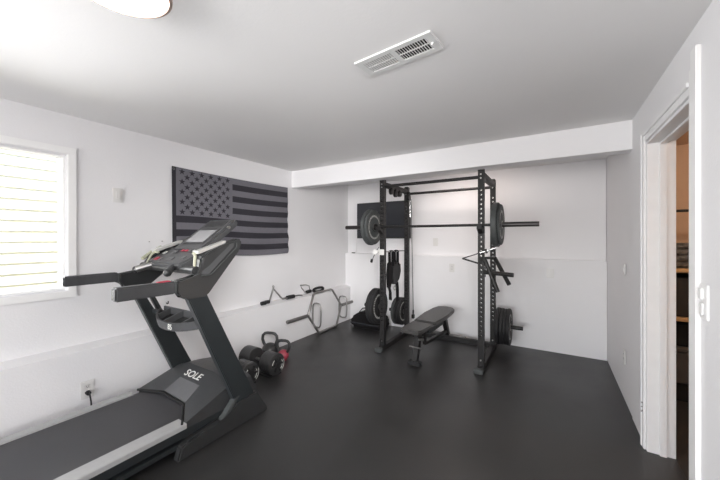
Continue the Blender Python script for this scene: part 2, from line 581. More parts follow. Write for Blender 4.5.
# ---- wall plates
def plate(loc, axis, sgn, w_, h_, label, cat, name, kind='outlet', group=None):
    """axis: wall normal axis"""
    t = thing(name, loc, label, cat, group)
    x, y, z = loc

    def bx(m, u0, u1, z0, z1, d0, d1, bev=0.0):
        if axis == 'x':
            a, b_ = sorted((x + sgn * d0, x + sgn * d1))
            m.box(a, b_, y + u0, y + u1, z + z0, z + z1, bev)
        else:
            a, b_ = sorted((y + sgn * d0, y + sgn * d1))
            m.box(x + u0, x + u1, a, b_, z + z0, z + z1, bev)
        return m
    bx(MB(), -w_ / 2, w_ / 2, 0, h_, 0, 0.008, 0.003).build('cover_plate', WHT, t)
    if kind == 'outlet':
        for zz in (0.25, 0.57):
            s_ = bx(MB(), -0.016, 0.016, h_ * zz, h_ * zz + 0.026, 0.007, 0.0105, 0.002).build('socket', WHT, t)
            q = MB()
            bx(q, -0.008, -0.0055, h_ * zz + 0.01, h_ * zz + 0.02, 0.0103, 0.0112)
            bx(q, 0.0055, 0.008, h_ * zz + 0.01, h_ * zz + 0.02, 0.0103, 0.0112)
            bx(q, -0.002, 0.002, h_ * zz + 0.003, h_ * zz + 0.007, 0.0103, 0.0112)
            q.build('slot', DARK, s_)
    elif kind == 'switch':
        bx(MB(), -0.017, 0.017, h_ * 0.22, h_ * 0.78, 0.007, 0.014, 0.003).build('rocker', WHT, t)
    elif kind == 'double':
        for u in (-w_ / 4, w_ / 4):
            bx(MB(), u - 0.017, u + 0.017, h_ * 0.22, h_ * 0.78, 0.007, 0.014, 0.003).build('rocker', WHT, t)
    return t


plate((XLU, 1.16, 1.715), 'x', 1, 0.075, 0.12, 'white light switch on the left wall right of the window', 'switch', 'light_switch', 'switch')
plate((XLL, 0.925, 0.20), 'x', 1, 0.085, 0.135, 'white outlet low on the left wall with a black plug in it', 'outlet', 'wall_outlet')
plate((-1.515, YBU, 1.29), 'y', -1, 0.075, 0.12, 'white outlet on the upper back wall beneath the barbell', 'outlet', 'wall_outlet', 'blank')
plate((-1.245, YB, 0.92), 'y', -1, 0.075, 0.12, 'white outlet on the lower back wall above the bench', 'outlet', 'wall_outlet', 'outlet')
plate((-0.03, YB, 0.915), 'y', -1, 0.08, 0.12, 'white double switch on the lower back wall right of the rack', 'switch', 'light_switch', 'double')
plate((XR, 3.50, 0.33), 'x', -1, 0.075, 0.12, 'white outlet low on the right wall beyond the doorway', 'outlet', 'wall_outlet')
plate((XR, 3.50, 1.10), 'x', -1, 0.05, 0.09, 'small white wall plate on the right wall above the outlet', 'wall plate', 'wall_plate', 'switch')
t = thing('light_switch', (XR, 1.82, 1.09), 'white dimmer switch beside the near door casing', 'switch')
MB().box(XR - 0.008, XR, 1.785, 1.86, 1.085, 1.23, 0.003).build('cover_plate', TRIM, t)
MB().box(XR - 0.018, XR - 0.007, 1.81, 1.845, 1.165, 1.215, 0.004).build('rocker', TRIM, t)
MB().box(XR - 0.015, XR - 0.007, 1.81, 1.845, 1.10, 1.155, 0.004).build('slider', TRIM, t)
# screws and hook left in the left wall
for (y, z, lb) in ((1.40, 1.382, 'small screw in the left wall, the one nearer the window'), (1.51, 1.385, 'small screw in the left wall, the one nearer the flag')):
    tag(MB().cyl((XLU - 0.001, y, z), (XLU + 0.008, y, z), 0.005, n=10).build('wall_screw', STEEL), lb, 'screw')
tag(MB().tube([(XLU, 1.55, 0.80), (XLU + 0.02, 1.55, 0.795), (XLU + 0.03, 1.55, 0.80), (XLU + 0.03, 1.55, 0.82)], 0.005, 8).build('wall_hook', BLKM),
    'small black hook in the left wall below the treadmill console', 'hook')

# ================================================================== FLAG
FY0, FY1, FZ0, FZ1 = 1.588, 3.12, 1.20, 2.105


def flag_x(u, v):
    # cloth hangs from its top edge; folds grow towards the lower free corner
    d = 0.012 + 0.004 * math.sin(u * 9 + v * 2) * v + 0.016 * v * v * math.sin(u * 13 + v * 9) * u + 0.014 * v * max(0, u - 0.25) * math.sin((v - u * 0.35) * 34)
    d += 0.01 * v
    return XLU + max(0.004, d + 0.006)


def flag_pt(u, v, off=0.0):
    y = FY0 + (FY1 - FY0) * u
    top = FZ1 - 0.012 * math.sin(math.pi * u)
    bot = FZ0 + 0.01 * math.sin(u * 7) + 0.03 * (1 - u)
    return (flag_x(u, v) + off, y, top + (bot - top) * v)


m = MB()
NU, NV = 120, 78
grid = [[m.b.verts.new(flag_pt(i / NU, j / NV)) for j in range(NV + 1)] for i in range(NU + 1)]
for i in range(NU):
    for j in range(NV):
        f = m.b.faces.new((grid[i][j], grid[i + 1][j], grid[i + 1][j + 1], grid[i][j + 1]))
        stripe = int((j + 0.5) / NV * 13)
        u = (i + 0.5) / NU
        if u < 0.022:
            f.material_index = 1
        elif u < 0.432 and stripe < 7:
            f.material_index = 0
        else:
            f.material_index = 1 if stripe % 2 else 0
for row in range(9):
    ns = 6 if row % 2 == 0 else 5
    for k in range(ns):
        cu = 0.03 + 0.395 * ((k + 0.5) / 6 if ns == 6 else (k + 1) / 6)
        cv = 7 / 13 * (row + 0.75) / 9.5
        vs = []
        for a in range(10):
            rr = 0.034 if a % 2 == 0 else 0.0135
            an = math.pi / 2 + a * math.pi / 5
            du, dv = rr * math.cos(an) / (FY1 - FY0), -rr * math.sin(an) / (FZ1 - FZ0)
            vs.append(m.b.verts.new(flag_pt(cu + du, cv + dv, 0.0015)))
        cvert = m.b.verts.new(flag_pt(cu, cv, 0.0015))
        for a in range(10):
            f = m.b.faces.new((vs[a], vs[(a + 1) % 10], cvert))
            f.material_index = 1
fr = thing('flag', (XLU, 2.36, FZ0), 'black and grey stars and stripes flag pinned to the left wall', 'flag')
fc = m.build('flag_cloth', [FLG, FLB], fr)
for (u, v) in ((0.011, 0.03), (0.011, 0.97)):
    p = flag_pt(u, v, 0.003)
    MB().lathe([(0.006, 0), (0.011, 0), (0.011, 0.003), (0.006, 0.003)], p, 'x', 14, closed=True).build('grommet', STEEL, fr)

# ================================================================== TELEVISION
t = thing('television', (-2.39, YBU, 1.40), 'dark flat television mounted on the back wall behind the rack', 'television')
MB().box(-2.88, -1.90, 4.555, 4.60, 1.405, 2.005, 0.004).build('housing', TVF, t)
MB().box(-2.868, -1.912, 4.549, 4.556, 1.425, 1.993).build('screen', TVS, t)
MB().box(-2.5, -2.28, 4.598, 4.629, 1.6, 1.8).build('wall_bracket', BLKM, t)
tag(MB().box(-2.99, -2.93, 4.553, 4.585, LEDB, LEDB + 0.016, 0.003).build('remote_control', TVF),
    'small dark remote lying on the ledge left of the television', 'remote')
MB().tube([(-2.87, 4.6, 1.46), (-2.925, 4.625, 1.46), (-2.925, 4.625, 1.40), (-2.93, 4.625, 1.30), (-2.92, 4.6, LEDB + 0.003)], 0.003, 6).build('power_cord', WHT, t)

# ================================================================== POWER RACK
RXL, RXR, RYF, RYB, RH = -1.83, -0.65, 3.51, 4.27, 2.15
rk = thing('power_rack', (-1.24, 3.9, 0), 'tall black steel power rack holding the loaded barbell', 'power rack')
HW = 0.03


def holed_upright(cx, cy, z0, z1, hz0, hz1, pitch=0.05, r=0.013):
    m = MB()

    def cell(za, zb):
        zc = (za + zb) / 2
        out = [(-HW, za), (0, za), (HW, za), (HW, zc), (HW, zb), (0, zb), (-HW, zb), (-HW, zc)]
        inn = []
        for (u, v) in out:
            a = math.atan2(v - zc, u)
            inn.append((r * math.cos(a), zc + r * math.sin(a)))
        fo, fi, bo, bi = [], [], [], []
        for (u, v), (iu, iv) in zip(out, inn):
            fo.append(m.b.verts.new((cx + u, cy - HW, v)))
            bo.append(m.b.verts.new((cx + u, cy + HW, v)))
            fi.append(m.b.verts.new((cx + iu, cy - HW, iv)))
            bi.append(m.b.verts.new((cx + iu, cy + HW, iv)))
        for i in range(8):
            j = (i + 1) % 8
            m.b.faces.new((fo[i], fo[j], fi[j], fi[i]))
            m.b.faces.new((bo[j], bo[i], bi[i], bi[j]))
            m.b.faces.new((fi[i], fi[j], bi[j], bi[i]))
            if i in (2, 3, 6, 7):
                m.b.faces.new((fo[j], fo[i], bo[i], bo[j]))
    m.box(cx - HW, cx + HW, cy - HW, cy + HW, z0, hz0)
    n = int((hz1 - hz0) / pitch)
    for k in range(n):
        cell(hz0 + k * pitch, hz0 + (k + 1) * pitch)
    m.box(cx - HW, cx + HW, cy - HW, cy + HW, hz0 + n * pitch, z1)
    bmesh.ops.remove_doubles(m.b, verts=m.b.verts, dist=0.0002)
    # dark hole marks on the sides
    for k in range(n):
        zc = hz0 + (k + 0.5) * pitch
        for s_ in (-1, 1):
            m.cyl((cx + s_ * (HW - 0.001), cy, zc), (cx + s_ * (HW + 0.0006), cy, zc), 0.010, n=10)
            m.b.faces.ensure_lookup_table()
            for f in m.b.faces[-12:]:
                f.material_index = 1
    return m


for cx, cy in ((RXL, RYF), (RXR, RYF), (RXL, RYB), (RXR, RYB)):
    holed_upright(cx, cy, 0.06, RH, 0.35, 2.0).build('upright', [BLKM, DARK], rk)
for cx in (RXL, RXR):
    MB().box(cx - HW, cx + HW, RYF - 0.06, RYB + 0.12, 0.0, 0.06, 0.003).build('base_beam', BLKM, rk)
    MB().box(cx - HW + .002, cx + HW - .002, RYF + HW, RYB - HW, 2.06, 2.12, 0.003).build('top_beam', BLKM, rk)
    MB().box(cx - 0.055, cx + 0.035, RYF - 0.12, RYF - 0.055, 0.0, 0.05, 0.006).build('floor_plate', RUBG, rk)
    for cy in (RYF, RYB):
        MB().box(cx - 0.024, cx + 0.024, cy - 0.024, cy + 0.024, RH, RH + 0.012, 0.003).build('end_cap', RUB, rk)
        for z in (2.09, 2.05, 0.12):
            MB().cyl((cx, cy - HW, z), (cx, cy - HW - 0.008, z), 0.009, n=8).build('bolt', STEEL, rk)
MB().box(RXL + HW, RXR - HW, RYB + 0.03, RYB + 0.09, 0.0, 0.06, 0.003).build('rear_crossmember', BLKM, rk)
MB().cyl((RXL + HW, RYF, 2.065), (RXR - HW, RYF, 2.065), 0.018).build('pull_up_bar', BLKB, rk)
MB().cyl((RXL + HW, RYB, 2.06), (RXR - HW, RYB, 2.06), 0.018).build('pull_up_bar', BLKB, rk)
# bar hooks
for cx in (RXL, RXR):
    q = MB()
    q.prism([(RYF - HW, 1.46), (RYF - HW, 1.56), (RYF - HW - 0.012, 1.56), (RYF - HW - 0.012, 1.525), (RYF - HW - 0.075, 1.525),
             (RYF - HW - 0.08, 1.56), (RYF - HW - 0.092, 1.56), (RYF - HW - 0.09, 1.51), (RYF - HW - 0.012, 1.46)], 'x', cx - 0.025, cx + 0.025, 0.002)
    q.build('bar_hook', BLKM, rk)
# side safety rod with white knob on the left
q = MB()
q.cyl((RXL - 0.045, RYF - 0.10, 1.235), (RXL - 0.045, RYB + 0.05, 1.225), 0.008, n=10)
q.build('side_rod', STEEL, rk)
MB().lathe([(0, -0.02), (0.03, -0.014), (0.037, 0), (0.03, 0.014), (0, 0.02)], (RXL - 0.045, RYF - 0.12, 1.24), 'y', 16).build('end_knob', WHT, rk)
MB().box(RXL - 0.05, RXL + 0.035, RYF - 0.045, RYF - 0.03, 1.20, 1.27, 0.003).build('white_clamp', WHT, rk)
q = MB()
q.tube([(RXL - 0.03, RYF - 0.05, 1.30), (RXL - 0.07, RYF - 0.06, 1.24), (RXL - 0.12, RYF - 0.07, 1.13)], 0.004, 8)
q.cyl((RXL - 0.12, RYF - 0.07, 1.145), (RXL - 0.13, RYF - 0.07, 1.105), 0.016)
q.build('pull_pin_cord', BLKM, rk)
# weight horns
for (cx, cy, z, L) in ((RXL, RYF, 0.545, -0.26), (RXL, RYB, 0.33, -0.28), (RXR, RYB, 0.31, 0.34)):
    s_ = 1 if L > 0 else -1
    q = MB()
    q.cyl((cx + s_ * HW, cy, z), (cx + L, cy, z), 0.024)
    q.box(min(cx + s_ * HW, cx + s_ * (HW + 0.008)), max(cx + s_ * HW, cx + s_ * (HW + 0.008)), cy - 0.03, cy + 0.03, z - 0.05, z + 0.05)
    q.build('weight_horn', BLKB, rk)
# dip handles and horn on the right side
q = MB()
q.cyl((RXR + 0.03, RYF - 0.02, 1.055), (-0.335, RYF - 0.06, 1.045), 0.022)
q.box(RXR + HW, RXR + HW + 0.01, RYF - 0.03, RYF + 0.03, 1.0, 1.11)
q.build('side_horn', BLKB, rk)
for (p0, p1) in (((-0.615, 3.46, 1.21), (-0.475, 3.43, 0.865)), ((-0.54, 3.66, 1.20), (-0.385, 3.56, 0.93))):
    q = MB()
    q.cyl(p0, p1, 0.021)
    q.build('dip_handle', BLKB, rk)
MB().tube([(-0.65, 3.47, 1.17), (-0.60, 3.47, 1.205), (-0.545, 3.66, 1.20), (-0.55, 3.8, 1.15)], 0.014, 10).build('dip_handle_frame', BLKB, rk)
# pulleys on the left top beam
for y, z in ((3.72, 2.03), (3.85, 2.01), (3.98, 2.03)):
    q = MB()
    q.cyl((RXL - 0.012 + 0.01, y, z), (RXL + 0.032, y, z), 0.045, n=18)
    q.box(RXL + 0.0, RXL + 0.04, y - 0.03, y + 0.03, z, 2.075, 0.004)
    q.build('pulley', BLKB, rk)
q = MB()
q.tube([(RXL + 0.06, RYB - 0.05, 2.02), (RXL + 0.065, RYB + 0.0, 1.97), (RXL + 0.075, RYB + 0.02, 1.2), (RXL + 0.095, RYB + 0.01, 0.36)], 0.0045, 8)
q.build('pulley_cable', RUBG, rk)
q = MB()
q.cyl((RXL + 0.036, RYB - 0.06, 2.0), (RXL + 0.07, RYB - 0.06, 2.0), 0.045, n=18)
q.box(RXL + HW, RXL + 0.072, RYB - 0.075, RYB - 0.045, 1.99, 2.08, 0.003)
q.build('pulley', BLKB, rk)
q = MB()
q.tube([(RXL + 0.095, RYB + 0.01 + 0.018 * math.cos(a), 0.33 + 0.035 * math.sin(a)) for a in [k * math.pi / 6 for k in range(12)]], 0.006, 8, closed=True)
q.box(RXL + 0.075, RXL + 0.115, RYB - 0.01, RYB + 0.03, 0.24, 0.30, 0.006)
q.build('cable_clip', BLKB, rk)
q = MB()
q.cyl((RXL + 0.05, RYB + 0.0, 1.98), (RXL + 0.05, RYB + 0.0, 1.72), 0.009)
q.build('cable_guide', CHROME, rk)

# ================================================================== BARBELL
BZ, BY = 1.55, 3.422
bb = thing('barbell', (-1.22, BY, BZ), 'long black barbell lying across the rack hooks', 'barbell')
MB().cyl((-1.94, BY, BZ), (-0.54, BY, BZ), 0.0145).build('shaft', BLKB, bb)
for x0, x1, s_ in ((-2.33, -1.885, -1), (-0.53, -0.112, 1)):
    MB().cyl((x0, BY, BZ), (x1, BY, BZ), 0.025, n=24).build('sleeve', mat('sleeve_dark', (0.05, 0.045, 0.045), 0.28, 0.5, var=0.05), bb)
    xc = x1 if s_ < 0 else x0
    MB().cyl((xc - 0.014, BY, BZ), (xc + 0.014, BY, BZ), 0.037, n=24).build('collar', BLKB, bb)
    xe = x0 if s_ < 0 else x1
    MB().cyl((xe - 0.003, BY, BZ), (xe + 0.003, BY, BZ), 0.022, n=24).build('end_cap', STEEL, bb)


def make_plate(name, label, loc, rad, th, facing=1, body=RUB, lettering=True, group=None, holes=False):
    """plate with its axis on X; facing = side that carries the lettering"""
    t = thing(name, loc, label, 'weight plate', group)
    h = th / 2
    o = Vector(loc)
    rim = rad * 0.86
    prof = [(0.0265, -h * .9), (rad * .24, -h * .9), (rad * .27, -h * .72), (rim, -h * .72), (rim + .008, -h), (rad - 0.008, -h), (rad, -h + .008),
            (rad, h - .008), (rad - 0.008, h), (rim + .008, h), (rim, h * .72), (rad * .27, h * .72), (rad * .24, h * .9), (0.0265, h * .9)]
    MB().lathe(prof, loc, 'x', 56, closed=True).build('disc', body, t)
    for s_ in (-1, 1):
        q = MB()
        q.lathe([(0.0268, s_ * h * .9), (rad * .2, s_ * h * .9), (rad * .2, s_ * (h * .9 + 0.002)), (0.0268, s_ * (h * .9 + 0.002))], loc, 'x', 32, closed=True)
        q.build('steel_hub', STEEL, t)
    if lettering:
        q = MB()
        x = facing * h * .72
        for a0, a1 in ((20, 340),):
            a = a0
            while a < a1:
                wd = random.choice((3.5, 5.0, 6.0))
                r0, r1 = rad * 0.60, rad * 0.70
                c = []
                for (rr, an) in ((r0, a), (r1, a), (r1, a + wd), (r0, a + wd)):
                    c.append((o.y + rr * math.cos(R(an)), o.z + rr * math.sin(R(an))))
                q.prism(c, 'x', o.x + x - 0.0008, o.x + x + 0.0015 * facing)
                a += wd + 3.5
        q.build('raised_lettering', RAISED, t)
    return t


G = 'bumper plates loaded on the barbell'
make_plate('weight_plate', 'worn black plate with pale lettering, inner one on the barbell left end', (-1.915, BY, BZ - 0.0014), 0.215, 0.032, 1, RUBG, True, G)
make_plate('weight_plate', 'thick black bumper plate, outer one on the barbell left end', (-1.956, BY, BZ - 0.0014), 0.225, 0.044, -1, RUBG, True, G)
make_plate('weight_plate', 'thick grey-black bumper plate, inner one on the barbell right end', (-0.487, BY, BZ), 0.225, 0.054, 1, RUBG, True, G)
make_plate('weight_plate', 'thin black plate, outermost one on the barbell right end', (-0.447, BY, BZ), 0.205, 0.024, 1, RUBG, True, G)
G = 'plates stored on the rack right rear horn'
xx = RXR + 0.042
for th, rad, lb in ((0.05, 0.225, 'black bumper plate on the right storage horn, innermost'), (0.04, 0.222, 'black bumper plate on the right storage horn, second from the upright'),
                    (0.035, 0.218, 'black bumper plate on the right storage horn, third from the upright'), (0.036, 0.225, 'black bumper plate on the right storage horn, outermost')):
    make_plate('weight_plate', lb, (xx + th / 2, RYB, 0.31), rad, th, 1, RUB, True, G)
    xx += th + (0.002 if lb[-5:] != 'right' else 0)
G = 'plates stored on the rack left horns'
make_plate('weight_plate', 'large black plate on the front left horn, nearer the upright', (RXL - 0.064, RYF, 0.545), 0.225, 0.045, 1, RUB, True, G)
make_plate('weight_plate', 'large black plate on the front left horn, farther from the upright', (RXL - 0.112, RYF, 0.545), 0.225, 0.045, 1, RUB, True, G)
make_plate('weight_plate', 'black plate on the rear left horn, nearest the upright', (RXL - 0.065, RYB, 0.33), 0.2, 0.04, 1, RUB, True, G)
make_plate('weight_plate', 'black plate on the rear left horn, middle one', (RXL - 0.11, RYB, 0.33), 0.2, 0.04, 1, RUB, True, G)
make_plate('weight_plate', 'black plate on the rear left horn, farthest from the upright', (RXL - 0.155, RYB, 0.33), 0.2, 0.04, 1, RUBG, True, G)

# ================================================================== V BAR on right upright
vb = thing('v_bar_handle', (-0.70, 3.40, 1.15), 'thin V-shaped cable handle hung on the right rack upright', 'cable attachment')
tip = (-0.83, 3.43, 1.195)
MB().cyl(tip, (-0.655, 3.455, 1.257), 0.006, n=10).build('bar', BLKB, vb)
MB().cyl((-0.655, 3.455, 1.257), (-0.50, 3.46, 1.312), 0.011, n=12).build('chrome_grip', CHROME, vb)
MB().cyl(tip, (-0.66, 3.455, 1.145), 0.009, n=10).build('bar', BLKB, vb)
MB().cyl((-0.60, 3.455, 1.30), (-0.585, 3.455, 1.255), 0.012, n=12).build('hook_ring', BLKB, vb)

# ================================================================== HARNESS hanging on the left rod
HX, HY = 0.0, 0.0
hs = thing('hanging_harness', (RXL - 0.045, 3.87, 0.64), 'black padded harness hanging by two loops from the rack side rod', 'harness')
for y in (3.745, 3.905):
    m = MB()
    pts = []
    for k in range(14):
        a = math.pi * k / 13
        pts.append((RXL - 0.045, y + 0.05 * math.cos(a) + 0.01, 1.215 + 0.028 * math.sin(a)))
    pts = [(RXL - 0.045, y + 0.062, 1.03)] + pts + [(RXL - 0.045, y - 0.03, 1.05)]
    m.tube(pts, 0.021, 8, flat=0.28, up=(0, 0, 1))
    m.build('strap_loop', FABR, hs)
m = MB()
m.prism([(3.80, 1.09), (3.92, 1.10), (4.06, 1.05), (4.07, 0.93), (4.02, 0.82), (3.92, 0.76), (3.80, 0.78), (3.77, 0.90)], 'x', RXL - 0.085, RXL - 0.035, 0.018, seg=3)
m.build('back_pad', RUB, hs)
m = MB()
m.prism([(3.68, 1.08), (3.77, 1.10), (3.80, 0.95), (3.78, 0.80), (3.74, 0.72), (3.67, 0.74), (3.655, 0.92)], 'x', RXL - 0.075, RXL - 0.04, 0.012)
m.build('side_pad', FABR, hs)
m = MB()
m.tube([(RXL - 0.05, 3.69, 0.78), (RXL - 0.01, 3.66, 0.69), (RXL + 0.01, 3.62, 0.60)], 0.038, 8, flat=0.35, up=(1, 0, 0))
m.build('strap_tail', FABR, hs)
m = MB()
m.tube([(RXL - 0.05, 3.95, 0.78), (RXL - 0.05, 3.97, 0.68), (RXL - 0.05, 3.975, 0.52)], 0.042, 8, flat=0.35, up=(1, 0, 0))
m.build('strap_tail', FABR, hs)
m = MB()
m.tube([(RXL - 0.04, 3.86 + 0.03 * math.cos(k * math.pi / 6), 0.72 + 0.03 * math.sin(k * math.pi / 6)) for k in range(12)], 0.007, 8, closed=True)
m.build('metal_ring', STEEL, hs)

hs.location.y += 0.08
hs.location.x += 0.0
# ================================================================== WEIGHT BENCH
bn = thing('weight_bench', (-1.24, 3.65, 0), 'black adjustable weight bench with padded seat inside the rack', 'weight bench')
bx0 = -1.235
m = MB()
m.prism([(bx0 - 0.10, 3.0), (bx0 + 0.10, 3.0), (bx0 + 0.13, 3.08), (bx0 + 0.14, 3.40), (bx0 - 0.14, 3.40), (bx0 - 0.13, 3.08)], 'z', 0.415, 0.465, 0.014, seg=3)
m.build('seat_pad', VINYL, bn)
m = MB()
Mb = Matrix.Translation((0, 3.43, 0.42)) @ Matrix.Rotation(R(2.5), 4, 'X')
bp = [(bx0 - 0.14, 0), (bx0 + 0.14, 0), (bx0 + 0.15, 0.35), (bx0 + 0.15, 0.62), (bx0 + 0.12, 0.74), (bx0 + 0.06, 0.785), (bx0 - 0.06, 0.785), (bx0 - 0.12, 0.74), (bx0 - 0.15, 0.62), (bx0 - 0.15, 0.35)]
m.prism(bp, 'z', 0, 0.055, 0.015, M=Mb, seg=3)
m.build('back_pad', VINYL, bn)
MB().box(bx0 - 0.03, bx0 + 0.03, 3.16, 4.16, 0.335, 0.385, 0.004).build('main_beam', BLKB, bn)
q = MB()
q.box(bx0 - 0.05, bx0 + 0.05, 3.22, 3.30, 0.383, 0.416)
q.box(bx0 - 0.05, bx0 + 0.05, 3.60, 3.70, 0.383, 0.43)
q.box(bx0 - 0.05, bx0 + 0.05, 3.95, 4.03, 0.383, 0.44)
q.build('pad_bracket', BLKB, bn)
m = MB()
m.hexa([(bx0 - 0.03, 3.13, 0.03), (bx0 + 0.03, 3.13, 0.03), (bx0 + 0.03, 3.19, 0.03), (bx0 - 0.03, 3.19, 0.03),
        (bx0 - 0.03, 3.22, 0.36), (bx0 + 0.03, 3.22, 0.36), (bx0 + 0.03, 3.29, 0.36), (bx0 - 0.03, 3.29, 0.36)], 0.003)
m.build('front_leg', BLKB, bn)
MB().box(bx0 - 0.075, bx0 + 0.075, 3.10, 3.19, 0.0, 0.045, 0.01).build('front_foot', RUB, bn)
q = MB()
q.cyl((bx0 - 0.07, 3.16, 0.21), (bx0 + 0.07, 3.16, 0.21), 0.010)
q.build('cross_pin', STEEL, bn)
MB().cyl((bx0 + 0.03, 3.2, 0.30), (bx0 + 0.08, 3.2, 0.31), 0.016).build('adjust_knob', STEEL, bn)
m = MB()
m.hexa([(bx0 - 0.03, 4.22, 0.03), (bx0 + 0.03, 4.22, 0.03), (bx0 + 0.03, 4.28, 0.03), (bx0 - 0.03, 4.28, 0.03),
        (bx0 - 0.03, 4.06, 0.36), (bx0 + 0.03, 4.06, 0.36), (bx0 + 0.03, 4.13, 0.36), (bx0 - 0.03, 4.13, 0.36)], 0.003)
m.build('rear_leg', BLKB, bn)
MB().box(bx0 - 0.25, bx0 + 0.25, 4.20, 4.275, 0.0, 0.075, 0.008).build('rear_foot', mat('highlit_foot', (0.16, 0.155, 0.15), 0.4, 0.0, var=0.6, vscale=22), bn)  # metal highlights put into a pale, mottled base colour
m = MB()
m.hexa([(bx0 - 0.02, 3.42, 0.16), (bx0 + 0.02, 3.42, 0.16), (bx0 + 0.02, 4.20, 0.11), (bx0 - 0.02, 4.20, 0.11),
        (bx0 - 0.02, 3.42, 0.20), (bx0 + 0.02, 3.42, 0.20), (bx0 + 0.02, 4.20, 0.15), (bx0 - 0.02, 4.20, 0.15)], 0.003)
m.cyl((bx0, 3.44, 0.18), (bx0, 3.44, 0.34), 0.018)
m.build('brace', BLKB, bn)
q = MB()
for k in range(7):
    q.cyl((bx0 + 0.02, 3.55 + k * 0.07, 0.30), (bx0 + 0.034, 3.55 + k * 0.07, 0.30), 0.008, n=8)
q.prism([(3.50, 0.335), (4.02, 0.335), (4.0, 0.29), (3.54, 0.27)], 'x', bx0 - 0.02, bx0 + 0.022)
q.build('ladder_plate', STEEL if False else RUBG, bn)

bn.location.x -= 0.055
bn.location.y += 0.14
bn.rotation_euler.z = R(-3)
bn.scale.z = 0.9
# ================================================================== BAG behind the plates
bg_ = thing('gym_bag', (-2.62, 4.32, 0), 'low black gym bag on the floor in the back left corner', 'bag')
m = MB()
m.prism([(-2.74, 0.0), (-2.22, 0.0), (-2.20, 0.08), (-2.26, 0.20), (-2.45, 0.26), (-2.62, 0.24), (-2.75, 0.15), (-2.78, 0.06)], 'y', 4.16, 4.5, 0.035, seg=3)
m.build('bag_body', FABR, bg_)
MB().tube([(-2.75, 4.16, 0.07), (-2.6, 4.155, 0.075), (-2.4, 4.155, 0.07), (-2.24, 4.16, 0.07)], 0.012, 8).build('piping', TVS, bg_)
MB().tube([(-2.64, 4.24, 0.22), (-2.60, 4.28, 0.285), (-2.50, 4.32, 0.30), (-2.40, 4.28, 0.28), (-2.35, 4.24, 0.225)], 0.014, 8, flat=0.5).build('handle', FABR, bg_)

# ================================================================== HEX BAR leaning on the left wall
hb = thing('hex_bar', (-2.93, 3.8, 0), 'grey steel hex bar leaning upright against the left wall', 'hex bar')


def hxp(y, z, o=0.0):
    return (-2.925 - z * 0.105 + o, y, z)


hx = [(3.60, 0.016), (3.99, 0.016), (4.19, 0.31), (3.80, 0.60), (3.46, 0.605), (3.40, 0.32)]
hx = [(3.58, 0.018), (4.02, 0.018), (4.19, 0.31), (3.98, 0.60), (3.54, 0.60), (3.38, 0.31)]
m = MB()
path = []
for i in range(6):
    a, b_ = Vector(hx[i]), Vector(hx[(i + 1) % 6])
    for f_ in (0.06, 0.5, 0.94):
        q = a.lerp(b_, f_)
        path.append(hxp(q.x, q.y))
m.tube(path, 0.016, 10, closed=True)
m.build('hex_frame', HEXM, hb)
MB().cyl(hxp(2.97, 0.31), hxp(3.37, 0.31), 0.024, n=20).build('sleeve', mat('dull_sleeve', (0.2, 0.19, 0.185), 0.4, 0.7, var=0.1), hb)
MB().cyl(hxp(4.20, 0.31), hxp(4.52, 0.31), 0.024, n=20).build('sleeve', mat('dull_sleeve', (0.2, 0.19, 0.185), 0.4, 0.7), hb)
for y in (3.46, 4.11):
    p = []
    for k in range(24):
        a = 2 * math.pi * k / 24
        cx_, cz_ = math.cos(a), math.sin(a)
        sx = math.copysign(abs(cx_) ** 0.5, cx_) * 0.075
        sz = math.copysign(abs(cz_) ** 0.5, cz_) * 0.17
        p.append((-2.95 + 0.085 + sx, y, 0.31 + sz))
    MB().tube(p, 0.011, 8, closed=True).build('handle_loop', HEXM, hb)

# ================================================================== CABLE ATTACHMENTS on the left ledge
LZ = LEDL + 0.012


def att(name, lb, parts, base):
    t = thing(name, base, lb, 'cable attachment', 'cable attachments lying on the ledge')
    for nm, m_, mt in parts:
        m_.build(nm, mt, t)


xl = -3.06
att('triangle_handle', 'chrome triangle row handle with black grips, left end of the ledge row', [
    ('grip', MB().cyl((xl, 2.63, LZ + 0.026), (xl + 0.01, 2.69, LZ + 0.03), 0.024), RUB),
    ('grip', MB().cyl((xl - 0.01, 2.70, LZ + 0.03), (xl, 2.76, LZ + 0.03), 0.022), RUB),
    ('frame', MB().tube([(xl, 2.76, LZ + 0.03), (xl - 0.02, 2.82, LZ + 0.13), (xl - 0.02, 2.845, LZ + 0.19), (xl - 0.02, 2.86, LZ + 0.165), (xl, 2.95, LZ + 0.06), (xl, 3.0, LZ + 0.02)], 0.010, 10), STEEL),
    ('swivel', MB().tube([(xl - 0.02, 2.845 + 0.014 * math.cos(k * math.pi / 5), LZ + 0.205 + 0.014 * math.sin(k * math.pi / 5)) for k in range(10)], 0.004, 6, closed=True), STEEL),
], (xl, 2.8, LZ))
att('rotating_handle', 'grey bar with black knurled grip in the middle of the ledge row', [
    ('bar', MB().tube([(xl, 3.0, LZ + 0.03), (xl, 3.05, LZ + 0.025), (xl, 3.30, LZ + 0.025), (xl, 3.37, LZ + 0.012)], 0.011, 10), STEEL),
    ('grip', MB().cyl((xl, 3.07, LZ + 0.028), (xl, 3.20, LZ + 0.028), 0.026), RUB),
], (xl, 3.2, LZ))
att('stirrup_handle', 'chrome stirrup handle with black grip behind the hex bar', [
    ('frame', MB().tube([(xl - 0.01, 3.56, LZ + 0.03), (xl, 3.45, LZ + 0.03), (xl, 3.36, LZ + 0.12), (xl, 3.33, LZ + 0.165), (xl, 3.45, LZ + 0.155), (xl, 3.52, LZ + 0.13), (xl - 0.01, 3.545, LZ + 0.07)], 0.007, 8), STEEL),
    ('grip', MB().cyl((xl, 3.46, LZ + 0.045), (xl, 3.555, LZ + 0.05), 0.024), RUB),
], (xl, 3.5, LZ))
